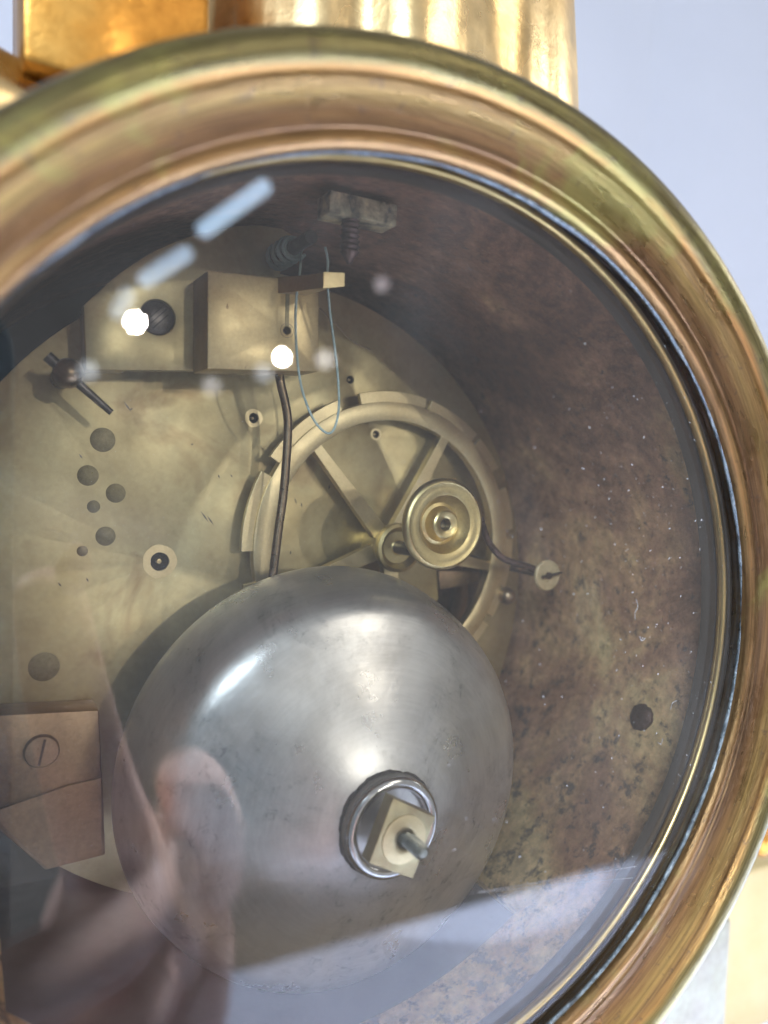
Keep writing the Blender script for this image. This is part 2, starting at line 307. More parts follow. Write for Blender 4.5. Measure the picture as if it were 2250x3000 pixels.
# ------------------------------------------------------------------ setting: table and wall
bm = bmesh.new()
TX0, TX1, TY0, TY1, TZ = -1400, 2500, -170, 1000, -150
bmesh.ops.create_cube(bm, size=1); bmesh.ops.scale(bm, vec=(TX1 - TX0, TY1 - TY0, 22), verts=bm.verts[:])
bmesh.ops.bevel(bm, geom=bm.edges[:], offset=3, segments=3, profile=0.5, affect='EDGES')
bmesh.ops.translate(bm, verts=bm.verts[:], vec=((TX0 + TX1) / 2, (TY0 + TY1) / 2, TZ - 11))
t = link('tabletop', bm, 'table', smooth=30); t['kind'] = 'structure'
bm = bmesh.new()                                            # two wall faces meeting in a corner, 12 mm thick
foot = [(-1500, 940), (946, 900), (2600, 380)]; back = [(-1500, 960), (952, 920), (2610, 402)]
lo = [bm.verts.new((x, y, -149.9)) for x, y in foot]; hi = [bm.verts.new((x, y, 2200)) for x, y in foot]
lb = [bm.verts.new((x, y, -149.9)) for x, y in back]; hb = [bm.verts.new((x, y, 2200)) for x, y in back]
for i in range(2):
    bm.faces.new((lo[i], lo[i + 1], hi[i + 1], hi[i])); bm.faces.new((lb[i], hb[i], hb[i + 1], lb[i + 1])); bm.faces.new((hi[i], hi[i + 1], hb[i + 1], hb[i]))
t = link('wall', bm, 'wall'); t['kind'] = 'structure'

# ------------------------------------------------------------------ the clock
clock = empty('mantel_clock', BASE, 'gilt and brass mantel clock seen through its round glazed back door', 'clock')

# case: drum, bezel, glass
sa, sb_ = math.radians(-56), math.radians(226)             # pendulum opening in the bottom, between these two angles
bm = lathe([(56.8, 3.5), (56.8, 22.5), (54.0, 22.5), (54.0, 9.6), (52.2, 9.2), (52.2, 3.5)], seg=160)
bm2 = lathe([(56.8, 22.5), (56.8, 83), (54.0, 83), (54.0, 22.5)], seg=130, a0=sa, a1=sb_)
for ring_ in ([v_ for v_ in bm2.verts if abs(math.atan2(v_.co.z, v_.co.x) - sa) < 1e-4], [v_ for v_ in bm2.verts if abs(math.atan2(v_.co.z, v_.co.x) - (sb_ - 2 * math.pi)) < 1e-4]):
    ring_.sort(key=lambda q: (q.co.y > 40, (q.co.x ** 2 + q.co.z ** 2) * (1 if q.co.y > 40 else -1))); bm2.faces.new(ring_)
join(bm, bm2); join(bm, lathe([(56.8, 83), (56.8, 92), (54.0, 92), (54.0, 83)], seg=160))
drum = link('drum', bm, 'drum', clock, 40)
lab(drum, 'mottled brown tarnished inner wall of the drum case')
prof = [(56.9, 5.0), (59.4, 5.0), (59.9, 4.0), (60.0, 2.2)]
prof += smoothprof([(60.0, 1.2), (59.75, 0.1), (59.1, -0.8), (58.0, -1.25), (56.9, -1.0), (56.15, -0.35)], 4)
prof += [(56.0, -0.2), (55.75, -0.15)]
prof += smoothprof([(55.5, -0.05), (55.1, 0.2), (54.4, 0.65), (53.5, 1.1), (52.6, 1.45), (51.9, 1.62)], 4)
prof += [(51.8, 1.75), (51.6, 1.78)]
prof += smoothprof([(51.4, 1.75), (51.0, 1.6), (50.5, 1.75), (50.15, 2.2), (50.05, 2.9)], 4)
prof += [(50.1, 3.3), (51.6, 3.4), (51.6, 9.3), (52.1, 9.3), (52.1, 3.45)]
bezel = link('bezel', lathe(prof, seg=220), 'bezel', clock, 42); lab(bezel, 'streaky brown and olive brass bezel ring')
link('flange', lathe([(51.5, 5.6), (51.5, 9.8), (50.2, 9.6), (49.9, 9.2), (49.9, 6.2), (50.2, 5.6)], seg=160), 'flange', bezel, 40)
link('retaining_ring', lathe([(50.3 + 0.6 * math.cos(a), 5.95 + 0.75 * math.sin(a)) for a in [math.pi * 2 * k / 12 for k in range(12)]], c=(-0.35, 0.3), seg=160), 'goldring', bezel, 60)
bm = lathe([(50.15 + 0.32 * math.cos(a), 3.1 + 0.3 * math.sin(a)) for a in [math.pi * 2 * k / 10 for k in range(10)]], seg=260, wob=0.006)
lab(link('putty_bead', bm, 'putty', bezel, 60), 'ragged bluish grey putty bead around the glass')
glass = link('glass_pane', lathe([(0, 3.45), (20, 3.45), (50.9, 3.45), (50.9, 5.1), (20, 5.1), (0, 5.1)], seg=120, closed=False), 'glass', clock)
# dust, fibres and scratches on the glass
bm = bmesh.new()
for i in range(380):
    a = random.uniform(-1.3, 1.2) if random.random() < 0.8 else random.uniform(0, 6.28); r = 49 * math.sqrt(random.uniform(0.05, 1))
    x, z = r * math.cos(a), r * math.sin(a)
    if random.random() < 0.4: x, z = random.gauss(33, 7), random.gauss(8, 14)
    if math.hypot(x, z) > 49: continue
    s = random.choice((0.03, 0.035, 0.04, 0.05, 0.075)); L = s * random.uniform(1, 2.6); th = random.uniform(0, 3.1)
    vs = [bm.verts.new((x + L * math.cos(th) * math.cos(b_) - s * math.sin(th) * math.sin(b_), 3.44 - (0.02 if k < 6 else 0.06), z + L * math.sin(th) * math.cos(b_) + s * math.cos(th) * math.sin(b_)))
          for k, b_ in enumerate([2 * math.pi * q / 6 for q in range(6)])]
    bm.faces.new(vs)
d = link('dust', bm, 'dust', glass); d['kind'] = 'stuff'
for pts in ([(9.1, 3.42, -27.2), (20, 3.42, -28.3), (33.5, 3.42, -29.6)], [(9.1, 3.42, -27.3), (20, 3.42, -28.9), (33.0, 3.42, -31.0)]):
    link('scratch', tube(pts, 0.022, 5, 4), 'dust', glass)
for pts in ([(31.0, 3.4, 4.5), (31.3, 3.38, 3.6), (30.9, 3.38, 2.9), (31.0, 3.4, 2.0)], [(31.9, 3.4, -0.1), (32.3, 3.38, -0.7), (32.9, 3.4, -0.4)], [(36.0, 3.4, -14), (36.6, 3.38, -14.3), (36.9, 3.4, -13.6)], [(38, 3.4, -10), (38.3, 3.38, -9.2), (39, 3.4, -9)]):
    link('fibre', tube(pts, 0.035, 5, 6), 'dust', glass)
# screw end through the drum wall, lower right
a = math.atan2(-17.7, 51.0); R_ = Matrix.Rotation(-a, 3, 'Y')
bm = lathe([(0, -0.9), (1.5, -0.8), (2.0, -0.4), (2.1, 0.3), (0, 0.3)], seg=40, closed=False, wob=0.10)
bmesh.ops.rotate(bm, verts=bm.verts[:], cent=(0, 0, 0), matrix=Matrix.Rotation(math.radians(-90), 3, 'Z'))
bmesh.ops.rotate(bm, verts=bm.verts[:], cent=(0, 0, 0), matrix=R_)
bmesh.ops.translate(bm, verts=bm.verts[:], vec=(53.9 * math.cos(a), 20, 53.9 * math.sin(a)))
lab(link('rivet', bm, 'rust', drum, 40), 'dark worn rivet end on the lower right of the drum wall')

# movement: back plate with real holes
PY = 47.0
kid = [(29.6, 2.4), (32, 4.2), (36, 5.2), (39.2, 3.8), (40.4, 0.8), (39.6, -3.6), (37.2, -7.0), (33.5, -10.0), (28.5, -12), (24.5, -11.2), (26.0, -8.6), (29.0, -5.8), (30.2, -2.4)]
piv = [(-3.39, 26.26, 0.75), (12.34, 33.17, 0.6), (17.16, 24.82, 0.62), (-16.82, 5.21, 1.32)]
plate = link('back_plate', prism(circ(0, 0, 47.2, 120), PY, PY + 2.4, [kid] + [circ(x, z, r, 18) for x, z, r in piv], 0.12), 'plate', clock, 30)
lab(plate, 'round brass back plate of the movement with stains')
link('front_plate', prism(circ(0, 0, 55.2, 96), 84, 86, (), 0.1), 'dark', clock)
for x, z, r in piv:
    link('oil_sink', lathe([(0, PY + 1.4), (r * 0.35, PY + 1.25), (r * 1.02, PY + 0.3), (r * 1.02, PY + 2.0), (0, PY + 2.0)], (x, z), 20, False), 'steel', plate, 40)
    link('pivot', lathe([(0, PY + 0.35), (r * 0.26, PY + 0.4), (r * 0.3, PY + 1.4), (0, PY + 1.5)], (x, z), 14, False), 'block', plate, 40)
for x, z, r0, r1, wob in ((-3.39, 26.26, 0.76, 1.35, 0.06), (-16.82, 5.21, 1.33, 2.4, 0.05), (17.16, 24.82, 0.63, 0.95, 0.03)):
    link('bushing', lathe([(r0, PY - 0.06), (r1, PY - 0.06), (r1, PY + 0.3), (r0, PY + 0.3)], (x, z), 28, True, wob=wob), 'wheel', plate)
for x, z, r in ((-24.70, 22.12, 1.66), (-26.56, 17.23, 1.40), (-22.92, 14.88, 1.33), (-25.80, 13.02, 0.86), (-24.20, 8.95, 1.33), (-27.18, 6.97, 0.73), (-31.89, -8.51, 1.99)):
    link('plug', lathe([(0, PY - 0.05), (r * 0.93, PY - 0.05), (r, PY - 0.01), (r, PY + 0.5), (0, PY + 0.5)], (x, z), 28, False), 'plug', plate, 40)
bm = bmesh.new()                                            # nicks and scratches struck into the plate
for (x, z, L, th) in [(8.5, 20.5, 1.2, 1.2), (9.2, 16.2, .9, 1.4), (3.6, 14.0, 1.1, 1.9), (4.6, 13.4, .9, 1.7), (13, 14, .8, 1.7), (3.0, 6.0, .7, 1.5), (-27.5, 19.8, .8, 2.2), (-30, 2.5, .8, 2.2), (-26.5, 3.0, .7, 2.0),
                      (-8.5, 17.5, .7, 1.9), (-6.6, 17.6, .6, 2.2), (-12.5, 22, .4, .3), (-16, 33, .5, 1), (-10.5, 11.6, 2.2, 2.2), (-9.6, 11.0, 1.8, 2.2), (-21.5, 26.8, 1.8, 2.2), (-21.0, 26.5, .5, .6), (1.5, 8.5, .5, 1.5)]:
    d_ = Vector((math.cos(th), 0, math.sin(th))); n_ = Vector((-d_.z, 0, d_.x)); c_ = Vector((x, PY - 0.03, z))
    bm.faces.new([bm.verts.new(p) for p in (c_ - d_ * L / 2, c_ + n_ * 0.11, c_ + d_ * L / 2, c_ - n_ * 0.11)])
o = link('nicks', bm, 'steel', plate); o['kind'] = 'stuff'
link('crack', tube([(6.72, PY - .01, 43.65), (8.48, PY - .01, 42.24), (10.0, PY - .01, 41.2), (10.74, PY - .01, 40.58), (12.8, PY - .01, 39.0), (15.7, PY - .01, 38.2)], 0.10, 6, 3), 'rod', plate)
link('lower_bracket', prism([(-43.8, -12.4), (-25.6, -13.6), (-24.6, -33.5), (-32, -34), (-40, -24.5)], 41.5, 46.9, (), 0.25), 'copper', clock, 30)
br = [o for o in clock.children if o.name.startswith('lower_bracket')][0]; lab(br, 'coppery orange bracket at the lower left of the plate')
link('bracket_screw', lathe([(0, 40.7), (1.95, 40.8), (2.15, 41.1), (2.15, 41.45), (0, 41.45)], (-32.6, -18.0), 28, False), 'rod', br, 40)
link('slot', box((-32.6, 40.72, -18.0), (0.3, 0.1, 3.4), 0, Matrix.Rotation(math.radians(12), 3, 'Y')), 'dark', br)
link('bracket_step', prism([(-38.6, -24.9), (-29.5, -23.0), (-25.3, -22.6), (-25.1, -33.2), (-31.8, -33.6)], 40.9, 41.48, (), 0.1), 'copper', br)

# pillar head with taper pin, upper left
pp = link('pillar', lathe([(0, 36.2), (1.05, 36.5), (1.6, 37.2), (1.85, 38.2), (1.75, 39.2), (1.3, 40.2), (1.3, PY), (0, PY)], (-30.1, 29.9), 32, False), 'rod', clock, 50)
lab(pp, 'round pillar end at the upper left of the plate, crossed by a dark pin')
link('taper_pin', tube([(-32.5, 38.4, 31.8), (-25.0, 38.2, 25.4)], (0.72, 0.42), 12, 1), 'steel', pp, 60)

# suspension bridge
bo = [(-28.2, 38.6), (-26.0, 41.0), (-23.8, 43.3), (-20.4, 46.1), (-16.9, 48.3), (-13.9, 49.8), (-8.9, 51.6), (-5.6, 52.3), (-2.2, 52.4), (-0.1, 51.6), (0.3, 50.4), (-1.0, 48.2), (-2.4, 46.2), (3.6, 45.6), (3.9, 33.3), (-2.4, 32.6), (-14.5, 31.7), (-27.8, 30.7)]
brg = link('suspension_bridge', prism(bo, 40.0, 42.2, [circ(-19.1, 38.2, 2.3, 28)], 0.15), 'plate', clock, 30)
lab(brg, 'brass suspension bridge with curved top and large slotted screw')
link('bridge_foot', prism([(-27.8, 38.3), (-22.5, 43.6), (-22.5, 31.2), (-27.4, 30.9)], 42.2, PY + .02, (), 0.1), 'plate', brg)
link('bridge_foot', prism([(-9, 45.3), (2, 45.3), (2.5, 36), (-9, 35.5)], 42.2, PY + .02, (), 0.1), 'plate', brg)
sc_ = lathe([(0, 40.3), (2.0, 40.3), (2.25, 40.5), (2.25, 42), (0, 42)], (-19.1, 38.2), 30, False); link('bridge_screw', sc_, 'steel', brg, 40)
for k in (-0.55, 0.0, 0.6):
    link('screw_slot', box((-19.1 + k * 0.75, 40.27, 38.2 - k * 0.75), (0.16, 0.08, 3.4 - abs(k)), 0, Matrix.Rotation(math.radians(45), 3, 'Y')), 'dark', brg)
blk = link('suspension_block', prism([(-14.55, 43.5), (-5.3, 43.85), (0.6, 44.2), (0.9, 32.2), (-14.35, 31.3)], 33.0, 39.98, [circ(-3.8, 37.2, 0.5, 16)], 0.18), 'block', brg, 30)
lab(blk, 'square brass block standing on the suspension bridge')
link('block_hole', lathe([(0.5, 33.3), (0.95, 32.96), (0.98, 33.2), (0.52, 33.6), (0.5, 34.5), (0, 34.6)], (-3.8, 37.2), 22, False), 'steel', brg, 40)
link('block_groove', box((-3.85, 32.985, 40.2), (0.55, 0.1, 5.0), 0.02), 'plug', brg)
# nose: bar carrying the silk thread, leaning out to the right
bm = bmesh.new()
ring = []
for (y, x0, x1, zt, zb0, zb1) in ((33.2, -5.25, -1.2, 43.95, 41.9, 42.1), (30, -4.4, -0.7, 43.6, 41.6, 42.1), (27, -3.4, -0.1, 43.35, 41.5, 42.2), (23.5, -2.86, -0.08, 43.05, 41.1, 41.7)):
    ring.append([bm.verts.new(p) for p in ((x0, y, zt), (x1, y, zt + .3), (x1 + .0, y, zb1), (x0, y, zb0))])
for A, B in zip(ring, ring[1:]):
    for k in range(4): bm.faces.new((A[k], A[(k + 1) % 4], B[(k + 1) % 4], B[k]))
bm.faces.new(ring[0][::-1]); bm.faces.new(ring[-1])
bmesh.ops.bevel(bm, geom=[e for e in bm.edges if e.calc_face_angle(0) > 0.7], offset=0.15, segments=2, profile=0.5, affect='EDGES')
lab(link('suspension_nose', bm, 'block', brg, 40), 'square brass nose that guides the green thread')
# silk arbor and thread
arb = link('silk_arbor', tube([(-3.35, 41.5, 47.9), (-3.35, 26.6, 47.9)], (0.95, 0.85), 18, 1), 'steel', clock, 50)
bm = bmesh.new(); bmesh.ops.create_uvsphere(bm, u_segments=4, v_segments=3, radius=0.01); bm.clear()
pts = []
for i in range(13 * 14):
    a = 2 * math.pi * i / 14; y = 38.6 - 6.4 * i / (13 * 14); rr_ = 1.35 + 0.35 * math.sin(i * 0.11)
    pts.append((-3.35 + rr_ * math.cos(a), y, 47.9 + rr_ * math.sin(a)))
lab(link('thread_coil', tube(pts, 0.24, 6, 1), 'thread', arb, 80), 'green thread wound round the arbor')
th1 = [(-2.4, 32.2, 47.4), (-3.2, 30.5, 44.6), (-3.9, 29.5, 42.0), (-4.0, 29.6, 38.8), (-3.6, 30.0, 34.5), (-2.6, 30.5, 29.8), (-0.7, 31.0, 25.9), (1.4, 31.2, 24.0), (2.6, 31.2, 24.6), (3.1, 31.0, 27.5), (2.6, 30.5, 31.5), (1.5, 29.5, 35.5), (0.3, 28.5, 39.5), (-0.5, 27.8, 43.2), (-0.6, 27.6, 45.6), (-1.1, 27.4, 47.2)]
lab(link('silk_thread', tube(th1, 0.17, 7, 6), 'thread', clock, 80), 'loop of green silk thread hanging from the nose')
# rectangular nut on the threaded stud under the drum top
nm = Matrix.Rotation(math.radians(0.5), 3, 'Y')
nut = link('stud_nut', box((2.4, 25.6, 51.6), (9.4, 4.0, 2.7), 0.2, nm), 'nut', clock, 30); lab(nut, 'rough bronze rectangular nut under the drum top')
bm = lathe([(0, 0)] + [(1.25 if k % 2 else 1.0, 0.0 + 0.33 * k) for k in range(1, 14)] + [(0.75, 4.9), (0.35, 5.7), (0, 5.8)], seg=20, closed=False)
bmesh.ops.rotate(bm, verts=bm.verts[:], cent=(0, 0, 0), matrix=Matrix.Rotation(math.radians(-90), 3, 'X')); bmesh.ops.translate(bm, verts=bm.verts[:], vec=(1.3, 25.2, 50.7))
lab(link('threaded_stud', bm, 'rust', clock, 50), 'rusty pointed threaded stud below its nut')
link('crutch', tube([(-3.1, 38.5, 34), (-2.9, 38.2, 32.4), (-2.5, 38, 30.2), (-1.75, 38, 27.5), (-1.4, 38, 24.3), (-1.75, 38, 16.5), (-2.5, 38, 10), (-3.3, 38, 2.2), (-4, 38, -6)], 0.62, 12, 5), 'rod', clock, 60)

# count wheel
HX, HZ = 18.35, 7.15; WY = 43.0
wheel = link('count_wheel', prism(circ(HX, HZ, 22.7, 110), WY, WY + 1.8, [circ(HX, HZ, 19.85, 100)], 0.08), 'wheel', clock, 30)
lab(wheel, 'brass count wheel with thin spokes and notched rim')
nts = [(10.76, 29.34, .075), (-0.79, 18.51, .05), (24.73, 30.26, .02), (34.24, 24.71, .02), (38.82, 17.90, .075), (41.24, 8.70, .03), (-4.41, 4.48, .10), (38.03, -5.84, .03), (30, -13.5, .05), (9, -14.5, .05)]
an = sorted((math.atan2(z - HZ, x - HX) % (2 * math.pi), h) for x, z, h in nts)
for i in range(len(an)):
    a0 = an[i][0] + an[i][1]; a1 = (an[(i + 1) % len(an)][0] - an[(i + 1) % len(an)][1]); a1 += 2 * math.pi if a1 < a0 else 0
    k = max(4, int((a1 - a0) * 16)); pts = [(HX + 24.4 * math.cos(a0 + (a1 - a0) * q / k), HZ + 24.4 * math.sin(a0 + (a1 - a0) * q / k)) for q in range(k + 1)]
    pts += [(HX + 22.55 * math.cos(a1 + (a0 - a1) * q / k), HZ + 22.55 * math.sin(a1 + (a0 - a1) * q / k)) for q in range(k + 1)]
    link('rim_tooth', prism(pts, WY + 0.35, WY + 1.2, (), 0.06), 'wheel', wheel)
for (x, z) in ((5.2, 22.4), (28.3, 25.2), (38.0, 3.2), (-1.5, -0.2), (20, -12.6)):
    d_ = Vector((x - HX, z - HZ)).normalized(); n_ = Vector((-d_.y, d_.x)); c_ = Vector((HX, HZ))
    link('spoke', prism([tuple(c_ + d_ * 2.5 + n_ * 1.35), tuple(c_ + d_ * 20.1 + n_ * 0.75), tuple(c_ + d_ * 20.1 - n_ * 0.75), tuple(c_ + d_ * 2.5 - n_ * 1.35)], WY + 0.12, WY + 1.7, (), 0.06), 'wheel', wheel)
link('hub', lathe([(0, 40.4), (1.0, 40.4), (1.2, 40.6), (2.5, 40.7), (2.9, 40.2), (3.3, 39.8), (3.8, 40.0), (3.9, 40.8), (3.7, 41.6), (3.2, 42.4), (3.2, PY), (0, PY)], (HX, HZ), 48, False), 'pulley', wheel, 35)
link('arbor', tube([(HX, 41, HZ), (HX + .1, 28.6, HZ + .5)], (1.05, 0.9), 20, 1), 'steel', wheel, 60)
pr_ = [(0.75, 28.4), (0.75, 26.5), (1.0, 26.35), (1.55, 26.3), (1.75, 26.45), (1.9, 27.0), (2.2, 27.7), (2.6, 27.85), (3.1, 27.4), (3.45, 26.8), (3.6, 26.55), (3.75, 26.5), (4.4, 26.45), (4.95, 26.5)]
pr_ += [(5.0 + 0.62 * math.cos(a), 27.15 + 0.75 * math.sin(a)) for a in [math.radians(q) for q in range(-80, 91, 17)]] + [(4.5, 28.2), (4.2, 28.4), (4.2, 28.9), (0.75, 28.9)]
pr_ = [(r * 1.15, 27.6 + (y - 27.6) * 1.15) for r, y in pr_]
pul = link('pulley', lathe(pr_, (17.8, 11.9), 80), 'pulley', clock, 35); lab(pul, 'polished brass pulley with dished face and round hole')
link('pulley_core', lathe([(0, 27.6), (0.8, 27.6), (0.8, 28.8), (0, 28.8)], (17.8, 11.9), 24, False), 'steel', pul, 40)

# right-hand stud, washer, wire and small parts
ws = link('washer', lathe([(0.55, 34.7), (2.4, 34.7), (2.55, 34.85), (2.55, 35.25), (0.55, 35.25)], (43.6, 2.6), 36, True, wob=0.02), 'tan', clock, 40); lab(ws, 'small round brass washer with a pin at the right of the plate')
link('stud', tube([(43.6, 34.3, 2.6), (43.6, PY + .5, 2.6)], 0.6, 14, 1), 'rust', ws, 60)
link('cross_pin', tube([(42.1, 34.35, 2.4), (46.0, 34.1, 3.1)], (0.32, 0.18), 8, 1), 'steel', ws, 60)
link('wire_arm', tube([(29.0, 33.8, 12.0), (31.2, 35.6, 9.8), (32.7, 36, 7.7), (35.5, 36, 5.4), (40.3, 35.8, 4.0), (43.3, 35.6, 2.9)], 0.55, 10, 6), 'rust', clock, 60)
bl_ = link('ball_screw', lathe([(0, 41.2), (0.7, 41.35), (1.25, 41.9), (1.5, 42.8), (1.25, 43.8), (0.8, 44.4), (0.8, PY + .5), (0, PY + .5)], (41.5, -2.0), 28, False), 'copper', clock, 60); lab(bl_, 'coppery ball headed screw beside the count wheel')
link('hammer_tail', prism([(30.4, 2.2), (38.8, 1.7), (39.2, -0.3), (30.8, -1.2)], 47.6, 50.5, (), 0.2), 'copper', clock, 30)
link('inner_wheel', prism(circ(33, -4, 9.5, 60), 56, 57.5, [circ(33, -4, 6.5, 40)], 0.1), 'copper', clock, 30)

# bell
bp_ = smoothprof([(27.9, 37.6), (29.0, 37.4), (29.3, 35.2), (28.7, 31.8), (27.8, 28.6), (26.8, 26.3), (25.4, 24.7), (23.4, 23.5), (18.5, 21.4), (14.0, 19.4), (10.0, 17.8), (7.2, 16.8), (6.3, 16.4)], 5)
bp_ += smoothprof([(6.25, 16.1), (6.1, 15.2), (5.6, 14.6), (5.05, 14.9), (4.8, 15.6)], 4) + [(4.6, 15.9), (2.0, 15.95), (1.2, 15.95)]
bp_ += [(1.2, 17.2), (4.6, 17.2), (7.0, 18.0), (13.5, 20.6), (22.6, 24.9), (26.0, 28.2), (27.6, 34.5)]
bell = link('bell', lathe(bp_, (BX, BZ), 160), 'bell', clock, 40); lab(bell, 'domed grey bell with tarnish and smears')
bm = lathe([(6.3, 16.28), (6.6, 16.46), (6.7, 16.75), (6.3, 16.75)], (BX, BZ), 90, True, wob=0.03)
link('grime_ring', bm, 'dark', bell, 60)
link('boss_ring', lathe([(5.55 + 0.78 * math.cos(a), 15.15 + 0.78 * math.sin(a)) for a in [2 * math.pi * k / 14 for k in range(14)]], (BX, BZ), 72), 'chrome', bell, 60)
nq = [(2.15, -18.3), (8.0, -21.6), (5.2, -28.6), (-0.75, -25.4)]
bn = link('bell_nut', prism(nq, 11.0, 13.0, [circ(3.75, -23.5, 0.95, 20)], 0.12), 'plate', bell, 30); lab(bn, 'square hand filed brass nut on the bell')
link('bell_washer', lathe([(0.9, 11.02), (1.25, 10.75), (1.7, 10.72), (2.9, 10.9), (2.95, 11.05), (0.9, 11.1)], (3.75, -23.5), 40, True), 'wheel', bell, 40)
bm = lathe([(0, 7.5), (0.5, 7.55)] + [(0.95 if k % 2 else 0.62, 7.7 + 0.26 * k) for k in range(18)] + [(0.8, 16.4), (0, 16.5)], (BX - .15, BZ + .3), 18, False)
link('bell_screw', bm, 'screw', bell, 20)
link('bell_post', tube([(BX, 16.9, BZ), (BX, PY + .5, BZ)], 2.2, 20, 1), 'rod', bell, 60)

# gilt ornaments above, plinth and foot below
ped = link('gilt_pedestal', box((-27.2, 30, 74.5), (18.4, 18, 33), 0.8), 'gilt_dull', clock, 40); lab(ped, 'dull gilt pedestal block above the drum at the upper left')
bm = lathe([(0, -55)], (0, 0), 3, False) if False else bmesh.new()
# draped skirt: fluted cone standing on the drum
rows = []; NS = 120
for (zz, rb) in ((57.2, 35.3), (62, 35.0), (70, 34.4), (82, 33.4), (96, 32.0), (112, 30.2), (130, 28.0)):
    row = []
    for i in range(NS):
        a = 2 * math.pi * i / NS
        fl = (0.9 * math.sin(8 * a + 0.4 + zz * .03) + 0.7 * math.sin(13 * a + 1.1 - zz * .02) + 0.45 * math.sin(21 * a + zz * .045)) * max(0.12, math.cos(a + 2.1)) + 0.3 * math.sin(4 * a + zz * .05)
        row.append(bm.verts.new((17.5 + (rb + fl) * math.cos(a), 50 + (rb + fl) * math.sin(a) * 0.8, zz)))
    rows.append(row)
for A, B in zip(rows, rows[1:]):
    for i in range(NS): bm.faces.new((A[i], A[(i + 1) % NS], B[(i + 1) % NS], B[i]))
bm.faces.new(rows[0][::-1]); bm.faces.new(rows[-1])
lab(link('gilt_drapery', bm, 'gilt', clock, 60), 'bright polished gilt drapery with folds above the drum')
bm = bmesh.new(); bmesh.ops.create_uvsphere(bm, u_segments=40, v_segments=24, radius=1)
for v_ in bm.verts:
    k = 1 + 0.05 * math.sin(v_.co.z * 9) + 0.03 * math.sin(v_.co.x * 11)
    v_.co = Vector((v_.co.x * 17 * k - 45, v_.co.y * 10 + 30, v_.co.z * 9.5 * k + 53))
lab(link('gilt_scroll', bm, 'gilt', clock, 60), 'rounded gilt scroll behind the bezel at the upper left')
link('plinth', box((4.5, 62, -111), (190, 48, 78), 0.8), 'plinth', clock, 40)
link('view_blocker', box((0, 90.5, -58), (140, 4, 30), 0.4), 'dark', clock, 40)  # added dark board, blocks the bright view out through the pendulum opening
link('saddle', box((0, 58, -65.2), (118, 76, 12), 0.8), 'dark', clock, 40)  # near-black colour stands for the shade below the pendulum opening
ft = link('gilt_shoulder', box((150, 100, -124), (80, 36, 52), 1.5), 'cream', clock, 40); lab(ft, 'pale cream gilt shoulder block at the lower right')
bm = bmesh.new()
for k in range(9):
    a = 2 * math.pi * k / 9; b2 = bmesh.new(); bmesh.ops.create_uvsphere(b2, u_segments=14, v_segments=10, radius=1)
    for v_ in b2.verts: v_.co = Vector((v_.co.x * 4.6, v_.co.y * 3.0, v_.co.z * 3.2))
    bmesh.ops.rotate(b2, verts=b2.verts[:], cent=(0, 0, 0), matrix=Matrix.Rotation(-a, 3, 'Y'))
    bmesh.ops.translate(b2, verts=b2.verts[:], vec=(143 + 8 * math.cos(a), 64, -68 + 8 * math.sin(a))); join(bm, b2)
b2 = bmesh.new(); bmesh.ops.create_uvsphere(b2, u_segments=20, v_segments=12, radius=5); bmesh.ops.translate(b2, verts=b2.verts[:], vec=(143, 62, -68)); join(bm, b2)
join(bm, tube([(143, 66, -68), (143, 92, -100)], 4, 12, 1))
lab(link('gilt_rosette', bm, 'gilt_dull', clock, 60), 'lobed gilt rosette at the right edge')

# ------------------------------------------------------------------ photographer's phone and hand, mirrored in the glass
def cs(x, y, z): return CAM + RIGHT * x - UP * y + FWD * z       # metric position next to the lens: right, down, towards the clock
phone = empty('smartphone', cs(-28, 55, -5), 'dark grey green phone held upright, mirrored faintly at the left of the glass', 'phone')
bm = bmesh.new(); bmesh.ops.create_cube(bm, size=1); bmesh.ops.scale(bm, vec=(76, 160, 8), verts=bm.verts[:])
bmesh.ops.bevel(bm, geom=[e for e in bm.edges if abs((e.verts[0].co - e.verts[1].co).z) > 1], offset=9, segments=6, profile=0.5, affect='EDGES')
bmesh.ops.bevel(bm, geom=[e for e in bm.edges if e.calc_face_angle(0) > 1.0], offset=1.5, segments=3, profile=0.5, affect='EDGES')
for v_ in bm.verts: v_.co = cs(v_.co.x - 28, v_.co.y + 55.4, v_.co.z - 5.4)
link('case', bm, 'phone', phone, 40)
for (x, y) in ((-18, 0), (0, 22), (-18, 22)):
    bm = bmesh.new(); bmesh.ops.create_cone(bm, cap_ends=True, segments=32, radius1=6, radius2=6, depth=1.6)
    for v_ in bm.verts: v_.co = cs(v_.co.x + x, v_.co.y + y, v_.co.z - 1.0)
    link('lens', bm, 'lens', phone, 40)
person = empty('person', cs(60, 150, -25), 'bare hand with index finger raised holding the phone, mirrored in the glass', 'person')
chains = [
    ([(68, 225, -46), (62, 185, -36), (54, 152, -25), (48, 126, -16), (40, 106, -10)], [24, 23, 21, 23, 20]),
    ([(40, 106, -10), (35, 88, -6), (26, 64, -3), (19.5, 41, -2), (15.2, 20, -1.5)], [20, 12, 9.2, 8, 6.3]),
    ([(40, 106, -10), (33, 92, 0), (24, 91, 9.5), (3, 88, 11), (-13, 87, 8)], [20, 11, 9.2, 8.3, 6.6]),
    ([(40, 106, -10), (34, 110, 1), (25, 110, 10), (3, 107.5, 11.5), (-12, 106, 8)], [20, 11, 9, 8, 6.3]),
    ([(48, 126, -16), (37, 127, 0), (27, 127, 9), (9, 125.5, 10), (-4, 124.5, 7.5)], [23, 10, 8, 7, 5.6]),
    ([(48, 126, -16), (64, 112, -14), (66, 95, -10), (58, 80, -6), (50, 70, -4)], [23, 15, 11.5, 10, 8]),
]
me = bpy.data.meshes.new('hand'); vs, es, rs, idx = [], [], [], {}
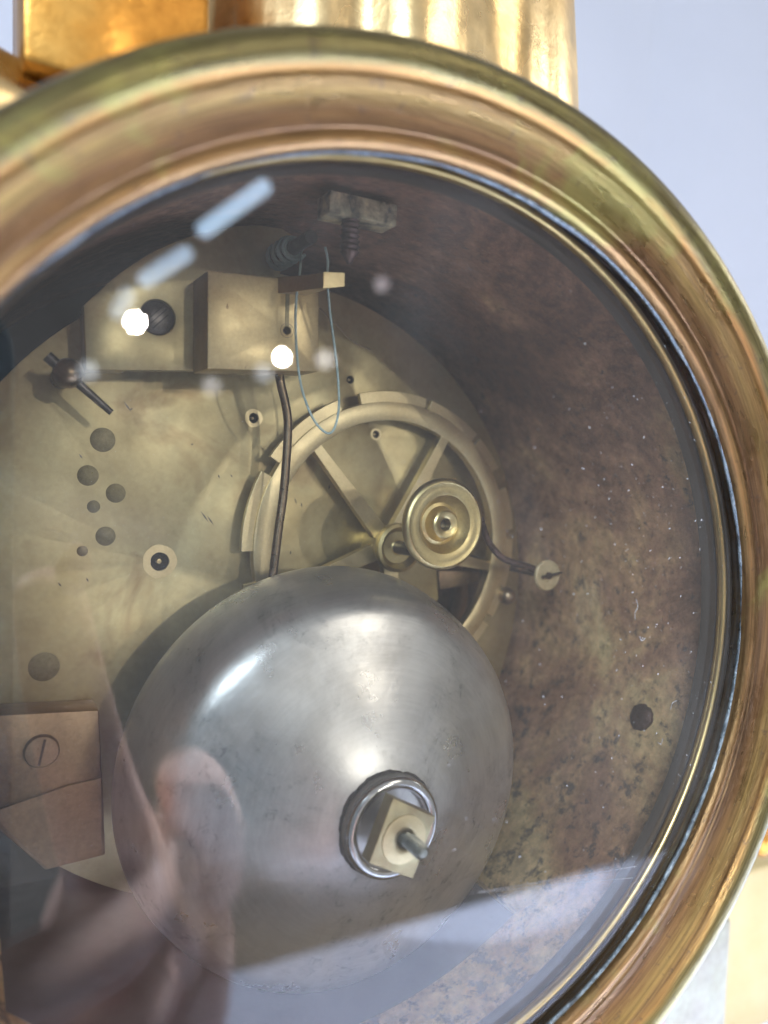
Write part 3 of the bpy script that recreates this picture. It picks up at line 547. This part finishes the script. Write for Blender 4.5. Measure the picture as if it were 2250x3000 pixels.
for pts, rad in chains:
    prev = None
    for p_, r_2 in zip(pts, rad):
        if p_ not in idx: idx[p_] = len(vs); vs.append(tuple(cs(*p_) * S)); rs.append(r_2)
        if prev is not None and (prev, idx[p_]) not in es: es.append((prev, idx[p_]))
        prev = idx[p_]
me.from_pydata(vs, es, []); hand = bpy.data.objects.new('hand', me); col.objects.link(hand)
sk = hand.modifiers.new('skin', 'SKIN'); sk.use_smooth_shade = True
for i, sv in enumerate(me.skin_vertices[0].data): sv.radius = (rs[i] * S, rs[i] * S * 0.92); sv.use_root = (i == 2)
sb = hand.modifiers.new('sub', 'SUBSURF'); sb.levels = 2; sb.render_levels = 2
me.materials.append(M['skin']); attach(hand, person)
bm = tube([cs(60, 174, -33), cs(63, 195, -38), cs(69, 230, -47)], (27, 30), 32, 5); lab(link('sleeve', bm, 'sleeve', person, 60), 'dark sleeve cuff')
bm = bmesh.new(); bmesh.ops.create_uvsphere(bm, u_segments=16, v_segments=10, radius=1)
for v_ in bm.verts: v_.co = cs(v_.co.x * 3.6 + 17.6, v_.co.y * 5.2 + 20.5, v_.co.z * 1.6 + 3.6)
link('fingernail', bm, 'nail', person, 60)

# ------------------------------------------------------------------ lamps of the room that show as reflections in the glass
def spot(G, d, dist, r, strength, color, label):
    p_ = Vector(G) + Vector(d).normalized() * dist
    e_ = empty('ceiling_spotlight', p_, label, 'lamp', 'small round spotlights mirrored in the glass')
    q_ = (Vector(G) - p_).to_track_quat('Z', 'Y').to_matrix()
    bm = bmesh.new(); bmesh.ops.create_uvsphere(bm, u_segments=20, v_segments=12, radius=r); bmesh.ops.translate(bm, verts=bm.verts[:], vec=p_)
    link('bulb', bm, glow('bulb_light', color, strength), e_, 60)
    bm = bmesh.new(); bmesh.ops.create_cone(bm, cap_ends=True, segments=24, radius1=r * 0.9, radius2=r * 1.02, depth=r * 2.4)
    bmesh.ops.rotate(bm, verts=bm.verts[:], cent=(0, 0, 0), matrix=q_); bmesh.ops.translate(bm, verts=bm.verts[:], vec=p_ - (Vector(G) - p_).normalized() * r * 1.25)
    link('housing', bm, 'steel', e_, 40)
W_ = (1.0, 0.96, 0.95)
spot((-28.37, 3.5, 30.92), (0.18, -0.97, 0.16), 2000, 19, 1050, (1.0, 0.93, 0.84), 'brightest round spotlight mirrored beside the slotted bridge screw')
spot((-15.56, 3.5, 29.51), (0.35, -0.93, 0.13), 2000, 15, 1150, (1.0, 0.93, 0.84), 'round spotlight mirrored at the bottom of the brass block')
spot((-11.27, 3.5, 29.55), (0.40, -0.91, 0.13), 2000, 24, 4.4, W_, 'round spotlight mirrored over the right edge of the brass block')
spot((-32.22, 3.5, 26.61), (0.13, -0.99, 0.10), 2000, 24, 3.4, (0.85, 0.92, 1), 'round spotlight mirrored just right of the pillar with the pin')
spot((-21.72, 3.5, 26.57), (0.27, -0.96, 0.09), 2000, 23, 2.8, W_, 'round spotlight mirrored on the plate below the block left corner')
spot((-17.31, 3.5, 27.75), (0.33, -0.94, 0.11), 2000, 23, 2.8, (0.85, 0.9, 1), 'round spotlight mirrored below the block, left of the crutch')
spot((-5.33, 3.5, 37.5), (0.45, -0.86, 0.22), 2000, 19, 2.6, (1, 0.85, 0.9), 'round spotlight mirrored on the dark wall right of the nose')
def strip(G0, d0, G1, d1, dist, r, strength, label):
    a_ = Vector(G0) + Vector(d0).normalized() * dist; b_ = Vector(G1) + Vector(d1).normalized() * dist
    e_ = empty('strip_lamp', (a_ + b_) / 2, label, 'lamp', 'blue strip lamps mirrored in the glass')
    k = (b_ - a_).normalized() * r * 0.6
    bm = tube([a_, b_], r * 0.995, 16, 1)
    for e0 in (a_, b_):
        b2 = bmesh.new(); bmesh.ops.create_uvsphere(b2, u_segments=16, v_segments=10, radius=r * 1.0); bmesh.ops.translate(b2, verts=b2.verts[:], vec=e0); join(bm, b2)
    link('tube_lamp', bm, glow('tube_light', (0.55, 0.75, 1.0), strength), e_, 60)
    off = Vector((0, -r * 1.6, r * 0.4))
    link('batten', tube([a_ + off, b_ + off], r * 0.7, 8, 1), 'steel', e_, 40)
strip((-17.84, 3.5, 44.62), (0.31, -0.9, 0.32), (-22.59, 3.5, 39.75), (0.25, -0.93, 0.27), 2000, 20, 7.5, 'longest blue strip lamp mirrored in the glass near the bezel top')
strip((-24.97, 3.5, 37.4), (0.23, -0.94, 0.24), (-27.66, 3.5, 34.68), (0.19, -0.96, 0.21), 2000, 20, 5.5, 'middle of the three blue strip lamps mirrored in the glass')
strip((-28.97, 3.5, 33.35), (0.17, -0.97, 0.19), (-30.44, 3.5, 31.83), (0.16, -0.97, 0.17), 2000, 19, 3.4, 'shortest and faintest blue strip lamp mirrored over the bridge')
